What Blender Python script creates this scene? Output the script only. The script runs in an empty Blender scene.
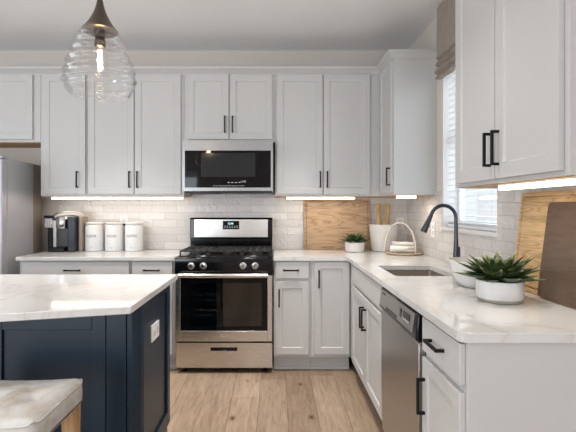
import bpy, bmesh, math, random
from mathutils import Vector, Matrix, noise
random.seed(4)
S = bpy.context.scene
COL = S.collection
PI = math.pi

# ------------------------------------------------------------------ camera
cam_d = bpy.data.cameras.new('camera'); cam = bpy.data.objects.new('camera', cam_d); COL.objects.link(cam)
cam.location = (0, 0, 1.30); cam.rotation_euler = (PI/2, 0, 0)
cam_d.sensor_width = 36; cam_d.lens = 425/576*36
cam_d.shift_x = 13/576; cam_d.shift_y = -8/576; cam_d.clip_start = .02
S.camera = cam
# ------------------------------------------------------------------ view, world, lights
S.view_settings.view_transform = 'Standard'; S.view_settings.look = 'None'
S.view_settings.gamma = 1; S.view_settings.exposure = 0.08; S.view_settings.use_curve_mapping = False
W = bpy.data.worlds.new('world'); S.world = W; W.use_nodes = True
W.node_tree.nodes['Background'].inputs[0].default_value = (.86, .93, 1, 1)
W.node_tree.nodes['Background'].inputs[1].default_value = 1.15
def area(name, loc, rot, sx, sy, power, color, spread=PI):
    l = bpy.data.lights.new(name, 'AREA'); l.shape = 'RECTANGLE'; l.size = sx; l.size_y = sy
    l.energy = power; l.color = color; l.spread = spread
    o = bpy.data.objects.new(name, l); o.location = loc; o.rotation_euler = rot; COL.objects.link(o); return o
UP = math.radians(14)
area('rear_window_daylight', (-2.95, -2.74, 1.1), (PI/2+UP, 0, 0), 2.2, 1.9, 80, (.86, .93, 1))
area('rear_window_daylight', (.6, -2.74, 1.5), (PI/2+UP, 0, 0), .85, 1.15, 20, (.93, .965, 1))
area('left_fill_light', (-4.15, .3, 1.4), (PI/2+UP, 0, -PI/2), 3.0, 1.9, 36, (.93, .965, 1))  # added fill lamp, standing in an unseen left opening
area('sink_window_daylight', (1.56, 2.75, 1.75), (PI/2, 0, PI/2), .9, 1.3, 11, (.86, .94, 1))

# ------------------------------------------------------------------ material helpers
def mat(name, color, rough=.5, metal=0, **k):
    m = bpy.data.materials.new(name); m.use_nodes = True
    b = m.node_tree.nodes['Principled BSDF']
    b.inputs['Base Color'].default_value = (*color, 1)
    b.inputs['Roughness'].default_value = rough; b.inputs['Metallic'].default_value = metal
    for kk, v in k.items(): b.inputs[kk.replace('_', ' ')].default_value = v
    return m
def N(m, t, **k):
    n = m.node_tree.nodes.new(t)
    for a, v in k.items(): setattr(n, a, v)
    return n
def L(m, a, b): m.node_tree.links.new(a, b)
def bsdf(m): return m.node_tree.nodes['Principled BSDF']
def ramp(m, stops):
    r = N(m, 'ShaderNodeValToRGB'); e = r.color_ramp.elements
    while len(e) < len(stops): e.new(.5)
    for i, (p, c) in enumerate(stops): e[i].position = p; e[i].color = (*c, 1)
    return r
def coords(m, kind, scale=(1, 1, 1), rot=(0, 0, 0), loc=(0, 0, 0)):
    if kind == 'pos': g = N(m, 'ShaderNodeNewGeometry'); out = g.outputs['Position']
    else: g = N(m, 'ShaderNodeTexCoord'); out = g.outputs['Object']
    mp = N(m, 'ShaderNodeMapping'); mp.inputs['Scale'].default_value = scale
    mp.inputs['Rotation'].default_value = rot; mp.inputs['Location'].default_value = loc
    L(m, out, mp.inputs[0]); return mp.outputs[0]
def tex_noise(m, co, scale, detail=4, rough=.5, dist=0):
    n = N(m, 'ShaderNodeTexNoise'); n.inputs['Scale'].default_value = scale; n.inputs['Detail'].default_value = detail
    n.inputs['Roughness'].default_value = rough; n.inputs['Distortion'].default_value = dist
    L(m, co, n.inputs['Vector']); return n.outputs['Fac']
def add_bump(m, fac, strength=.1, dist=.01):
    b = N(m, 'ShaderNodeBump'); b.inputs['Strength'].default_value = strength; b.inputs['Distance'].default_value = dist
    L(m, fac, b.inputs['Height']); L(m, b.outputs[0], bsdf(m).inputs['Normal']); return b
def mix(m, fac, a, b, blend='MIX'):
    n = N(m, 'ShaderNodeMix', data_type='RGBA', blend_type=blend)
    for i, v in ((0, fac), (6, a), (7, b)):
        if hasattr(v, 'is_linked'): L(m, v, n.inputs[i])
        elif i == 0: n.inputs[i].default_value = v
        else: n.inputs[i].default_value = (*v, 1)
    return n.outputs[2]

white = mat('white_cabinet_paint', (.555, .55, .545), .38)
f = tex_noise(white, coords(white, 'pos', (1, 1, .3)), 60, 2); add_bump(white, f, .02, .002)
white_trim = mat('white_trim_paint', (.8, .8, .8), .4)
wall_m = mat('greige_wall_paint', (.68, .625, .58), .7)
add_bump(wall_m, tex_noise(wall_m, coords(wall_m, 'pos'), 180, 2), .05, .002)
ceil_m = mat('ceiling_paint', (.87, .875, .88), .8)
add_bump(ceil_m, tex_noise(ceil_m, coords(ceil_m, 'pos'), 140, 2), .06, .002)
under_m = mat('raw_maple_underside', (.62, .40, .20), .6)
L(under_m, ramp(under_m, [(.3, (.40, .24, .11)), (.7, (.66, .44, .24))]).outputs[0], bsdf(under_m).inputs[0])
L(under_m, tex_noise(under_m, coords(under_m, 'pos', (2, 30, 1)), 3), [n for n in under_m.node_tree.nodes if n.type == 'VALTORGB'][0].inputs[0])
black_m = mat('matte_black_metal', (.005, .005, .006), .5, 0, Specular_IOR_Level=.25)
blackgloss = mat('black_enamel', (.004, .004, .005), .1, 0, Specular_IOR_Level=.4)
blackplastic = mat('black_plastic', (.006, .006, .008), .35, 0, Specular_IOR_Level=.3)
castiron = mat('cast_iron', (.03, .028, .027), .45, .3)
blackglass = mat('black_glass', (.003, .003, .004), .04, 0, Specular_IOR_Level=.3)
chrome = mat('brushed_chrome', (.62, .62, .62), .2, 1)
bulbglow = mat('bulb_filament', (1, .8, .5)); b = bsdf(bulbglow); b.inputs['Emission Color'].default_value = (1, .72, .38, 1); b.inputs['Emission Strength'].default_value = 25
led_m = mat('led_diffuser', (1, 1, 1)); b = bsdf(led_m); b.inputs['Emission Color'].default_value = (1, .9, .76, 1); b.inputs['Emission Strength'].default_value = 4
down_m = mat('downlight_lens', (1, 1, 1)); b = bsdf(down_m); b.inputs['Emission Color'].default_value = (1, .96, .9, 1); b.inputs['Emission Strength'].default_value = 6
digit_m = mat('display_digits', (.4, .8, 1)); b = bsdf(digit_m); b.inputs['Emission Color'].default_value = (.5, .85, 1, 1); b.inputs['Emission Strength'].default_value = 1.5
ceramic = mat('white_ceramic', (.68, .67, .655), .25)
add_bump(ceramic, tex_noise(ceramic, coords(ceramic, 'obj'), 40, 2), .04, .003)
enamel = mat('white_canister_enamel', (.66, .665, .67), .25)
textm = mat('black_print', (.05, .05, .05), .6)
greyprint = mat('grey_print', (.35, .35, .36), .6)
lightprint = mat('light_print', (.6, .6, .62), .5)
bronze = mat('oil_rubbed_bronze', (.12, .095, .08), .36, .9)
faucet_m = mat('slate_faucet_metal', (.07, .075, .085), .3, .85)
soil_m = mat('dark_soil', (.03, .02, .012), .95)
clay = mat('unglazed_clay_base', (.36, .33, .29), .8)
spoon_m = mat('olive_wood', (.5, .3, .11), .5)
L(spoon_m, ramp(spoon_m, [(.35, (.36, .2, .06)), (.65, (.62, .42, .18))]).outputs[0], bsdf(spoon_m).inputs[0])
L(spoon_m, tex_noise(spoon_m, coords(spoon_m, 'obj', (14, 14, 2)), 4), [n for n in spoon_m.node_tree.nodes if n.type == 'VALTORGB'][0].inputs[0])
cloth_m = mat('white_cotton', (.8, .78, .74), .9)
f = N(cloth_m, 'ShaderNodeTexWave'); f.inputs['Scale'].default_value = 60; L(cloth_m, coords(cloth_m, 'obj'), f.inputs[0])
add_bump(cloth_m, f.outputs['Fac'], .4, .003)
wicker = mat('woven_seagrass', (.5, .4, .27), .8)
f = N(wicker, 'ShaderNodeTexWave', wave_type='RINGS', rings_direction='Z'); f.inputs['Scale'].default_value = 60; f.inputs['Distortion'].default_value = 3
L(wicker, coords(wicker, 'obj'), f.inputs[0]); add_bump(wicker, f.outputs['Fac'], .6, .003)
L(wicker, mix(wicker, f.outputs['Fac'], (.34, .25, .15), (.62, .52, .38)), bsdf(wicker).inputs[0])
gold = mat('pale_brass_hoop', (.78, .72, .63), .2, .35)

def steel(name, col, rough, sc=(1, 1, 60)):
    m = mat(name, col, rough, 1)
    f = tex_noise(m, coords(m, 'pos', sc), 8, 3)
    r = ramp(m, [(.3, (rough*.92,)*3), (.7, (rough*1.1,)*3)]); L(m, f, r.inputs[0]); L(m, r.outputs[0], bsdf(m).inputs['Roughness'])
    add_bump(m, f, .008, .0005); return m
steel_m = steel('stainless_steel', (.64, .62, .60), .25, (1, 1, 110))
steel_mw = steel('stainless_steel_microwave', (.33, .33, .335), .33, (1, 1, 110))
steel_v = steel('stainless_steel_vertical_grain', (.5, .49, .48), .3, (60, 60, 1))
fridge_m = mat('grey_metallic_fridge_side', (.50, .50, .53), .36, .35)
sink_m = mat('sink_steel', (.36, .31, .27), .35, .7)

# navy paint
navy = mat('navy_island_paint', (.009, .022, .04), .36, 0, Specular_IOR_Level=.38)
add_bump(navy, tex_noise(navy, coords(navy, 'pos', (1, 1, .4)), 70, 2), .03, .002)

# quartz
quartz = mat('white_quartz', (.78, .76, .73), .07)
co = coords(quartz, 'pos', (1, 1, 1), (0, 0, .5))
f = tex_noise(quartz, co, 1.6, 6, .6, 1.6)
r = ramp(quartz, [(.44, (.66, .655, .65)), (.49, (.63, .615, .60)), (.5, (.56, .54, .52)), (.512, (.63, .615, .60)), (.56, (.66, .655, .65))])
L(quartz, f, r.inputs[0]); L(quartz, r.outputs[0], bsdf(quartz).inputs[0])

# tile
def tile(name, axis):
    m = mat(name, (.8, .77, .73), .09)
    g = N(m, 'ShaderNodeNewGeometry'); sp = N(m, 'ShaderNodeSeparateXYZ'); L(m, g.outputs['Position'], sp.inputs[0])
    cb = N(m, 'ShaderNodeCombineXYZ'); L(m, sp.outputs[axis], cb.inputs[0])
    ad = N(m, 'ShaderNodeMath', operation='ADD'); ad.inputs[1].default_value = -.914; L(m, sp.outputs[2], ad.inputs[0]); L(m, ad.outputs[0], cb.inputs[1])
    br = N(m, 'ShaderNodeTexBrick'); br.offset = .5
    for k, v in (('Scale', 1), ('Mortar Size', .0016), ('Mortar Smooth', .4), ('Brick Width', .23), ('Row Height', .069), ('Bias', 0)): br.inputs[k].default_value = v
    br.inputs['Color1'].default_value = (.64, .605, .585, 1); br.inputs['Color2'].default_value = (.75, .72, .70, 1); br.inputs['Mortar'].default_value = (.48, .45, .43, 1)
    L(m, cb.outputs[0], br.inputs['Vector']); L(m, br.outputs['Color'], bsdf(m).inputs[0])
    n1 = tex_noise(m, g.outputs['Position'], 30, 3)
    b1 = N(m, 'ShaderNodeBump'); b1.inputs['Strength'].default_value = .75; b1.inputs['Distance'].default_value = .01; L(m, n1, b1.inputs['Height'])
    b2 = N(m, 'ShaderNodeBump', invert=True); b2.inputs['Strength'].default_value = .7; b2.inputs['Distance'].default_value = .002
    L(m, br.outputs['Fac'], b2.inputs['Height']); L(m, b1.outputs[0], b2.inputs['Normal']); L(m, b2.outputs[0], bsdf(m).inputs['Normal'])
    return m
tile_back, tile_right = tile('glazed_tile_back', 0), tile('glazed_tile_right', 1)

# oak floor
floor_m = mat('oak_plank_floor', (.5, .36, .24), .38)
g = N(floor_m, 'ShaderNodeNewGeometry'); sp = N(floor_m, 'ShaderNodeSeparateXYZ'); L(floor_m, g.outputs['Position'], sp.inputs[0])
cb = N(floor_m, 'ShaderNodeCombineXYZ')
ax = N(floor_m, 'ShaderNodeMath', operation='ADD'); ax.inputs[1].default_value = 5.748; L(floor_m, sp.outputs[0], ax.inputs[0])
dv = N(floor_m, 'ShaderNodeMath', operation='DIVIDE'); dv.inputs[1].default_value = .188; L(floor_m, ax.outputs[0], dv.inputs[0])
fl = N(floor_m, 'ShaderNodeMath', operation='FLOOR'); L(floor_m, dv.outputs[0], fl.inputs[0])
wn = N(floor_m, 'ShaderNodeTexWhiteNoise', noise_dimensions='1D'); L(floor_m, fl.outputs[0], wn.inputs['W'])
m7 = N(floor_m, 'ShaderNodeMath', operation='MULTIPLY_ADD'); m7.inputs[1].default_value = 7.3; L(floor_m, wn.outputs['Value'], m7.inputs[0]); L(floor_m, sp.outputs[1], m7.inputs[2])
L(floor_m, m7.outputs[0], cb.inputs[0]); L(floor_m, ax.outputs[0], cb.inputs[1])
br = N(floor_m, 'ShaderNodeTexBrick'); br.offset = 0
for k, v in (('Scale', 1), ('Mortar Size', .0016), ('Mortar Smooth', .2), ('Brick Width', 1.6), ('Row Height', .188), ('Bias', 0)): br.inputs[k].default_value = v
br.inputs['Color1'].default_value = (.25, .18, .125, 1); br.inputs['Color2'].default_value = (.42, .32, .235, 1); br.inputs['Mortar'].default_value = (.12, .075, .045, 1)
L(floor_m, cb.outputs[0], br.inputs['Vector'])
co = coords(floor_m, 'pos', (9, 1.1, 1))
gr = tex_noise(floor_m, co, 3.5, 8, .65, 1.2)
gr2 = tex_noise(floor_m, coords(floor_m, 'pos', (60, 2, 1)), 2.5, 4, .6)
r1 = ramp(floor_m, [(.3, (.66, .62, .58)), (.7, (1.15, 1.13, 1.1))]); L(floor_m, gr, r1.inputs[0])
r2 = ramp(floor_m, [(.3, (.85, .84, .83)), (.7, (1.05, 1.05, 1.05))]); L(floor_m, gr2, r2.inputs[0])
vo = N(floor_m, 'ShaderNodeTexVoronoi'); vo.inputs['Scale'].default_value = 4.4
wc = coords(floor_m, 'pos', (1.35, .8, 1)); L(floor_m, wc, vo.inputs['Vector'])
r3 = ramp(floor_m, [(.03, (.25, .18, .13)), (.07, (.62, .56, .5)), (.16, (1, 1, 1))]); L(floor_m, vo.outputs['Distance'], r3.inputs[0])
c = mix(floor_m, 1, br.outputs['Color'], r1.outputs[0], 'MULTIPLY'); c = mix(floor_m, 1, c, r2.outputs[0], 'MULTIPLY'); c = mix(floor_m, 1, c, r3.outputs[0], 'MULTIPLY')
L(floor_m, c, bsdf(floor_m).inputs[0])
bb = add_bump(floor_m, br.outputs['Fac'], .5, .002); bb.invert = True

# wood boards (local: x across, z up, grain along x)
def board_mat(name, dark, light, seed, rough=.45, sz=9):
    m = mat(name, light, rough)
    co = coords(m, 'obj', (1.1, 1, sz), loc=(seed, seed*.3, seed*.7))
    f1 = tex_noise(m, co, 1.5, 3, .5, .6)
    mu = N(m, 'ShaderNodeMath', operation='MULTIPLY'); mu.inputs[1].default_value = 9; L(m, f1, mu.inputs[0])
    fr = N(m, 'ShaderNodeMath', operation='PINGPONG'); fr.inputs[1].default_value = .5; L(m, mu.outputs[0], fr.inputs[0])
    f2 = tex_noise(m, coords(m, 'obj', (4, 1, 120)), 2, 4)
    r = ramp(m, [(0, dark), (.16, tuple((a+2*b)/3 for a, b in zip(dark, light))), (.5, light)]); L(m, fr.outputs[0], r.inputs[0])
    r2 = ramp(m, [(.3, (.82, .8, .78)), (.7, (1.06, 1.06, 1.06))]); L(m, f2, r2.inputs[0])
    L(m, mix(m, 1, r.outputs[0], r2.outputs[0], 'MULTIPLY'), bsdf(m).inputs[0]); return m
ash_m = board_mat('brown_ash_board', (.27, .16, .085), (.50, .34, .205), 1.0)
oakb_m = board_mat('honey_oak_board', (.50, .31, .14), (.78, .54, .29), 3.7)
walnut_m = board_mat('walnut_board', (.10, .064, .046), (.13, .085, .06), 6.1, .3)
edge_m = board_mat('light_edge_wood', (.4, .26, .14), (.5, .35, .2), 2.2)
stoolwood = mat('stool_oak', (.42, .25, .11), .5)
L(stoolwood, ramp(stoolwood, [(.3, (.27, .15, .06)), (.7, (.50, .31, .15))]).outputs[0], bsdf(stoolwood).inputs[0])
L(stoolwood, tex_noise(stoolwood, coords(stoolwood, 'obj', (30, 30, 2)), 3), [n for n in stoolwood.node_tree.nodes if n.type == 'VALTORGB'][0].inputs[0])
leather = mat('pale_suede', (.6, .56, .5), .55)
f = tex_noise(leather, coords(leather, 'obj'), 7, 6, .6, .5)
r = ramp(leather, [(.33, (.38, .33, .28)), (.47, (.48, .46, .44)), (.7, (.55, .55, .55))]); L(leather, f, r.inputs[0]); L(leather, r.outputs[0], bsdf(leather).inputs[0])
add_bump(leather, tex_noise(leather, coords(leather, 'obj'), 120, 3), .15, .002)
linen = mat('taupe_linen', (.42, .36, .31), .9)
f = tex_noise(linen, coords(linen, 'obj', (1, 90, 3)), 3, 4, .6)
f2 = tex_noise(linen, coords(linen, 'obj', (1, 6, 120)), 3, 3, .6)
r = ramp(linen, [(.3, (.26, .215, .18)), (.7, (.48, .42, .365))]); L(linen, f, r.inputs[0])
L(linen, mix(linen, .25, r.outputs[0], f2, 'MULTIPLY'), bsdf(linen).inputs[0])
# leaf: lighter rim via attribute-free object-space noise
leaf = mat('succulent_leaf', (.05, .09, .03), .42)
f = tex_noise(leaf, coords(leaf, 'obj'), 28, 3)
r = ramp(leaf, [(.35, (.018, .038, .016)), (.6, (.055, .088, .028)), (.75, (.20, .22, .08))]); L(leaf, f, r.inputs[0]); L(leaf, r.outputs[0], bsdf(leaf).inputs[0])
leaf_tip = mat('succulent_leaf_pale', (.25, .27, .12), .5)
# thin glass
def thin_glass(name, tint, blend, lo, hi):
    m = bpy.data.materials.new(name); m.use_nodes = True; nt = m.node_tree; nt.nodes.clear()
    o = nt.nodes.new('ShaderNodeOutputMaterial'); t = nt.nodes.new('ShaderNodeBsdfTransparent'); g = nt.nodes.new('ShaderNodeBsdfGlossy')
    t.inputs[0].default_value = (*tint, 1); g.inputs['Roughness'].default_value = .03
    lw = nt.nodes.new('ShaderNodeLayerWeight'); lw.inputs[0].default_value = blend
    mr = nt.nodes.new('ShaderNodeMapRange'); mr.inputs[3].default_value = lo; mr.inputs[4].default_value = hi
    ms = nt.nodes.new('ShaderNodeMixShader')
    nt.links.new(lw.outputs['Facing'], mr.inputs[0]); nt.links.new(mr.outputs[0], ms.inputs[0])
    nt.links.new(t.outputs[0], ms.inputs[1]); nt.links.new(g.outputs[0], ms.inputs[2]); nt.links.new(ms.outputs[0], o.inputs[0]); return m
pend_glass = thin_glass('clear_ribbed_glass', (.99, .99, .99), .3, .025, .7)
pane_glass = thin_glass('window_glass', (.97, .98, .98), .2, .03, .5)
oven_glass = thin_glass('tinted_oven_glass', (.5, .48, .46), .3, .06, .6)
smoke_plastic = thin_glass('clear_reservoir_plastic', (.55, .58, .62), .3, .12, .6)

# ------------------------------------------------------------------ mesh builder
class MB:
    def __init__(s, T=None): s.bm = bmesh.new(); s.T = T or Matrix.Identity(4)
    def v(s, p): return s.bm.verts.new(s.T @ Vector(p))
    def face(s, vs):
        try: return s.bm.faces.new(vs)
        except ValueError: return None
    def box(s, x0, x1, y0, y1, z0, z1):
        v = [s.v((x, y, z)) for x in (x0, x1) for y in (y0, y1) for z in (z0, z1)]
        for a in ((0, 1, 3, 2), (4, 6, 7, 5), (0, 4, 5, 1), (2, 3, 7, 6), (0, 2, 6, 4), (1, 5, 7, 3)): s.face([v[i] for i in a])
        return s
    def hexa(s, bot, top):
        v = [s.v(p) for p in bot+top]; n = len(bot)
        s.face(v[:n][::-1]); s.face(v[n:])
        for i in range(n): j = (i+1) % n; s.face([v[i], v[j], v[n+j], v[n+i]])
        return s
    def rings(s, rings, cap=True, close=False):
        R = [[s.v(p) for p in r] for r in rings]; n = len(R[0])
        pairs = list(zip(R, R[1:])) + ([(R[-1], R[0])] if close else [])
        for a, b in pairs:
            for i in range(n): j = (i+1) % n; s.face([a[i], a[j], b[j], b[i]])
        if cap and not close: s.face(R[0][::-1]); s.face(R[-1])
        return s
    def lathe(s, prof, c=(0, 0, 0), seg=32, cap=True, axis='z'):
        def P(r, h, a):
            if axis == 'z': return (c[0]+r*math.cos(a), c[1]+r*math.sin(a), c[2]+h)
            if axis == 'y': return (c[0]+r*math.cos(a), c[1]+h, c[2]+r*math.sin(a))
            return (c[0]+h, c[1]+r*math.cos(a), c[2]+r*math.sin(a))
        return s.rings([[P(max(r, 1e-4), h, 2*PI*i/seg) for i in range(seg)] for r, h in prof], cap)
    def tube(s, pts, r, seg=12, cap=True, flat=None):
        pts = [Vector(p) for p in pts]; R = []
        up = Vector((0, 0, 1)); prev = None
        for i, p in enumerate(pts):
            t = (pts[min(i+1, len(pts)-1)] - pts[max(i-1, 0)]).normalized()
            if prev is None:
                a = up if abs(t.dot(up)) < .9 else Vector((1, 0, 0)); n = t.cross(a).normalized()
            else: n = (prev - t*prev.dot(t)).normalized()
            prev = n; b = t.cross(n); rr = r[i] if isinstance(r, (list, tuple)) else r
            fl = flat or (1, 1)
            R.append([p + n*rr*fl[0]*math.cos(2*PI*k/seg) + b*rr*fl[1]*math.sin(2*PI*k/seg) for k in range(seg)])
        return s.rings(R, cap)
    def prism(s, poly, z0, z1):
        return s.hexa([(x, y, z0) for x, y in poly], [(x, y, z1) for x, y in poly])
    def slab(s, u0, u1, z0, z1, t, rail=0, rec=.008):
        """door facing local -y: front at y=0, back at y=t"""
        if not rail: return s.box(u0, u1, 0, t, z0, z1)
        O = [(u0, z0), (u1, z0), (u1, z1), (u0, z1)]
        r = rail; I = [(u0+r, z0+r), (u1-r, z0+r), (u1-r, z1-r), (u0+r, z1-r)]
        e = .004; I2 = [(u0+r+e, z0+r+e), (u1-r-e, z0+r+e), (u1-r-e, z1-r-e), (u0+r+e, z1-r-e)]
        return s.rings([[(u, t, z) for u, z in O], [(u, 0, z) for u, z in O], [(u, 0, z) for u, z in I], [(u, rec, z) for u, z in I2]])
    def build(s, name, m, parent=None, base=None, smooth=False, bevel=0, seg=2, T=None):
        bmesh.ops.recalc_face_normals(s.bm, faces=s.bm.faces)
        off = Vector(parent_base(parent)) if parent else Vector(base or (0, 0, 0))
        if base != 'local' : bmesh.ops.translate(s.bm, verts=s.bm.verts, vec=-off)
        me = bpy.data.meshes.new(name); s.bm.to_mesh(me); s.bm.free()
        o = bpy.data.objects.new(name, me); COL.objects.link(o); me.materials.append(m)
        if parent: o.parent = parent
        else: o.location = off
        if smooth:
            for p in me.polygons: p.use_smooth = True
            me.set_sharp_from_angle(angle=math.radians(smooth if smooth > 1 else 40))
        if bevel:
            b = o.modifiers.new('bevel', 'BEVEL'); b.width = bevel; b.segments = seg; b.limit_method = 'ANGLE'; b.angle_limit = math.radians(35)
            b.harden_normals = False
            if not smooth:
                for p in me.polygons: p.use_smooth = True
                me.set_sharp_from_angle(angle=math.radians(30))
        return o
def parent_base(o):
    while o.parent: o = o.parent
    return o.location
def tag(o, label=None, cat=None, group=None, kind=None):
    for k, v in (('label', label), ('category', cat), ('group', group), ('kind', kind)):
        if v: o[k] = v
    return o
def thing(name, label, cat, loc, group=None):
    o = bpy.data.objects.new(name, None); COL.objects.link(o); o.location = loc; o.empty_display_size = .1
    return tag(o, label, cat, group)
def struct(o): o['kind'] = 'structure'; return o
def copy_tree(o, parent=None):
    c = o.copy(); COL.objects.link(c); c.parent = parent
    for ch in list(o.children): copy_tree(ch, c)
    return c
def text_mb(txt, size, T, depth=.0006, spacing=1.0):
    cu = bpy.data.curves.new('t', 'FONT'); cu.body = txt; cu.size = size; cu.extrude = depth; cu.align_x = 'CENTER'; cu.align_y = 'CENTER'; cu.space_character = spacing
    o = bpy.data.objects.new('t', cu); COL.objects.link(o)
    bpy.context.view_layer.update()
    me = bpy.data.meshes.new_from_object(o.evaluated_get(bpy.context.evaluated_depsgraph_get()))
    bpy.data.objects.remove(o); bpy.data.curves.remove(cu)
    m = MB(); m.bm.from_mesh(me); bpy.data.meshes.remove(me)
    bmesh.ops.transform(m.bm, matrix=T, verts=m.bm.verts); return m
def T_back(yf): return Matrix.Translation((0, yf, 0))                              # local x = world x, facing -y
def T_right(xf): return Matrix(((0, 1, 0, xf), (-1, 0, 0, 0), (0, 0, 1, 0), (0, 0, 0, 1)))  # local u=-world y, facing -x
def TEXT_T(x, y, z): return Matrix.Translation((x, y, z)) @ Matrix.Rotation(PI/2, 4, 'X')

# ------------------------------------------------------------------ the room
YB, XR, ZC = 3.98, 1.24, 2.775
XL, YR = -4.3, -2.8
W0, W1, WZ0, WZ1 = 2.36, 3.14, 1.15, 2.42
struct(MB().box(XL-.1, XR+.15, YR-.1, YB+.12, -.1, 0).build('floor', floor_m))
struct(MB().box(XL-.1, XR+.15, YR-.1, YB+.12, ZC, ZC+.1).build('ceiling', ceil_m))
struct(MB().box(XL-.1, XR+.15, YB, YB+.12, 0, ZC).build('wall_back', wall_m))
m = MB()
m.box(XR, XR+.15, YR, W0, 0, ZC); m.box(XR, XR+.15, W1, YB, 0, ZC); m.box(XR, XR+.15, W0, W1, 0, WZ0); m.box(XR, XR+.15, W0, W1, WZ1, ZC)
struct(m.build('wall_right', wall_m))
m = MB(); m.box(XL-.1, XL, YR, -1.3, 0, ZC); m.box(XL-.1, XL, 1.9, YB, 0, ZC); m.box(XL-.1, XL, -1.3, 1.9, 0, .4); m.box(XL-.1, XL, -1.3, 1.9, 2.6, ZC)
struct(m.build('wall_left', wall_m))
m = MB(); m.box(XL, -4.1, YR-.1, YR, 0, ZC); m.box(-4.1, -1.8, YR-.1, YR, 2.15, ZC); m.box(-4.1, -1.8, YR-.1, YR, 0, .15); m.box(-1.8, .15, YR-.1, YR, 0, ZC)
m.box(.15, 1.05, YR-.1, YR, 0, .9); m.box(.15, 1.05, YR-.1, YR, 2.15, ZC); m.box(1.05, XR+.1, YR-.1, YR, 0, ZC)
struct(m.build('wall_rear', wall_m))
# tile
ZT = 1.398
m = MB(); m.box(-2.02, XR-.008, YB-.008, YB, .915, ZT+.03)
struct(m.build('backsplash_back', tile_back))
m = MB(); m.box(XR-.008, XR, 1.31, YB, .915, WZ0-.012); m.box(XR-.008, XR, 1.31, W0-.001, WZ0-.012, ZT+.03); m.box(XR-.008, XR, W1+.001, YB, WZ0-.012, ZT+.03)
struct(m.build('backsplash_right', tile_right))
# window
m = MB(); t = .008
m.box(XR-.001, XR+.15, W1-t, W1, WZ0, WZ1); m.box(XR-.001, XR+.15, W0, W0+t, WZ0, WZ1); m.box(XR-.001, XR+.15, W0, W1, WZ1-t, WZ1)
win = struct(m.build('window_1', white_trim, bevel=.001))
m = MB(); a, b_ = W0+t, W1-t
for (y0, y1, z0, z1) in ((a, a+.035, WZ0+.02, WZ1-t), (b_-.035, b_, WZ0+.02, WZ1-t), (a+.035, b_-.035, WZ0+.02, WZ0+.06), (a+.035, b_-.035, WZ1-.05, WZ1-t), (a+.035, b_-.035, 1.77, 1.81)):
    m.box(XR+.105, XR+.145, y0, y1, z0, z1)
m.build('window_frame', white_trim, win, bevel=.002)
m = MB(); m.box(XR+.122, XR+.126, a+.03, b_-.03, WZ0+.05, WZ1-.03); m.build('glass_pane', pane_glass, win)
m = MB(); m.box(XR-.018, XR+.15, W0-.012, W1+.012, WZ0-.012, WZ0+.012); m.build('window_sill', white_trim, win, bevel=.003)
bl = thing('window_blind', 'white horizontal slat blind, slats open, inside the sink window', 'blind', (XR+.06, (W0+W1)/2, WZ0+.02))
m = MB(); z = WZ0+.05
while z < WZ1-.07:
    m.hexa([(XR+.032, a+.006, z-.0015), (XR+.082, a+.006, z), (XR+.082, b_-.006, z), (XR+.032, b_-.006, z-.0015)],
           [(XR+.032, a+.006, z+.0015), (XR+.082, a+.006, z+.003), (XR+.082, b_-.006, z+.003), (XR+.032, b_-.006, z+.0015)]); z += .044
m.build('slats', white_trim, bl)
m = MB(); m.box(XR+.03, XR+.085, a+.004, b_-.004, WZ0+.014, WZ0+.034); m.build('bottom_rail', white_trim, bl, bevel=.003)
m = MB(); m.box(XR+.03, XR+.09, a+.004, b_-.004, WZ1-.06, WZ1-t-.001); m.build('head_rail', white_trim, bl, bevel=.003)
m = MB()
for y in (a+.12, b_-.12):
    for x in (XR+.029, XR+.086): m.tube([(x, y, WZ0+.03), (x, y, WZ1-.06)], .0012, 6)
m.build('ladder_cord', white_trim, bl)
# roman shade
sh = thing('roman_shade', 'taupe linen roman shade with gathered folds above the sink window', 'window shade', (XR-.03, (W0+W1)/2, 2.2))
prof = [(XR-.02, ZC-.01), (XR-.05, ZC-.01), (XR-.055, 2.50), (XR-.055, 2.42), (XR-.066, 2.392), (XR-.046, 2.38), (XR-.071, 2.340), (XR-.048, 2.328), (XR-.074, 2.285), (XR-.05, 2.272), (XR-.066, 2.24), (XR-.03, 2.238), (XR-.02, 2.3)]
n = 14; rows = []
for i in range(n+1):
    y = W0-.05 + (W1-.02-W0+.05)*i/n; sag = -.014*math.sin(PI*i/n)+.006*math.sin(i*2.3)
    rows.append([(x+(.004*math.sin(i*1.7+z*9) if 2.2 < z < 2.5 else 0), y, z+(sag if z < 2.45 else 0)) for x, z in prof])
MB().rings(rows).build('shade_fabric', linen, sh, smooth=60)
MB().box(XR-.02, XR-.001, W0-.04, W1-.03, ZC-.05, ZC-.005).build('head_board', white_trim, sh)

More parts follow.
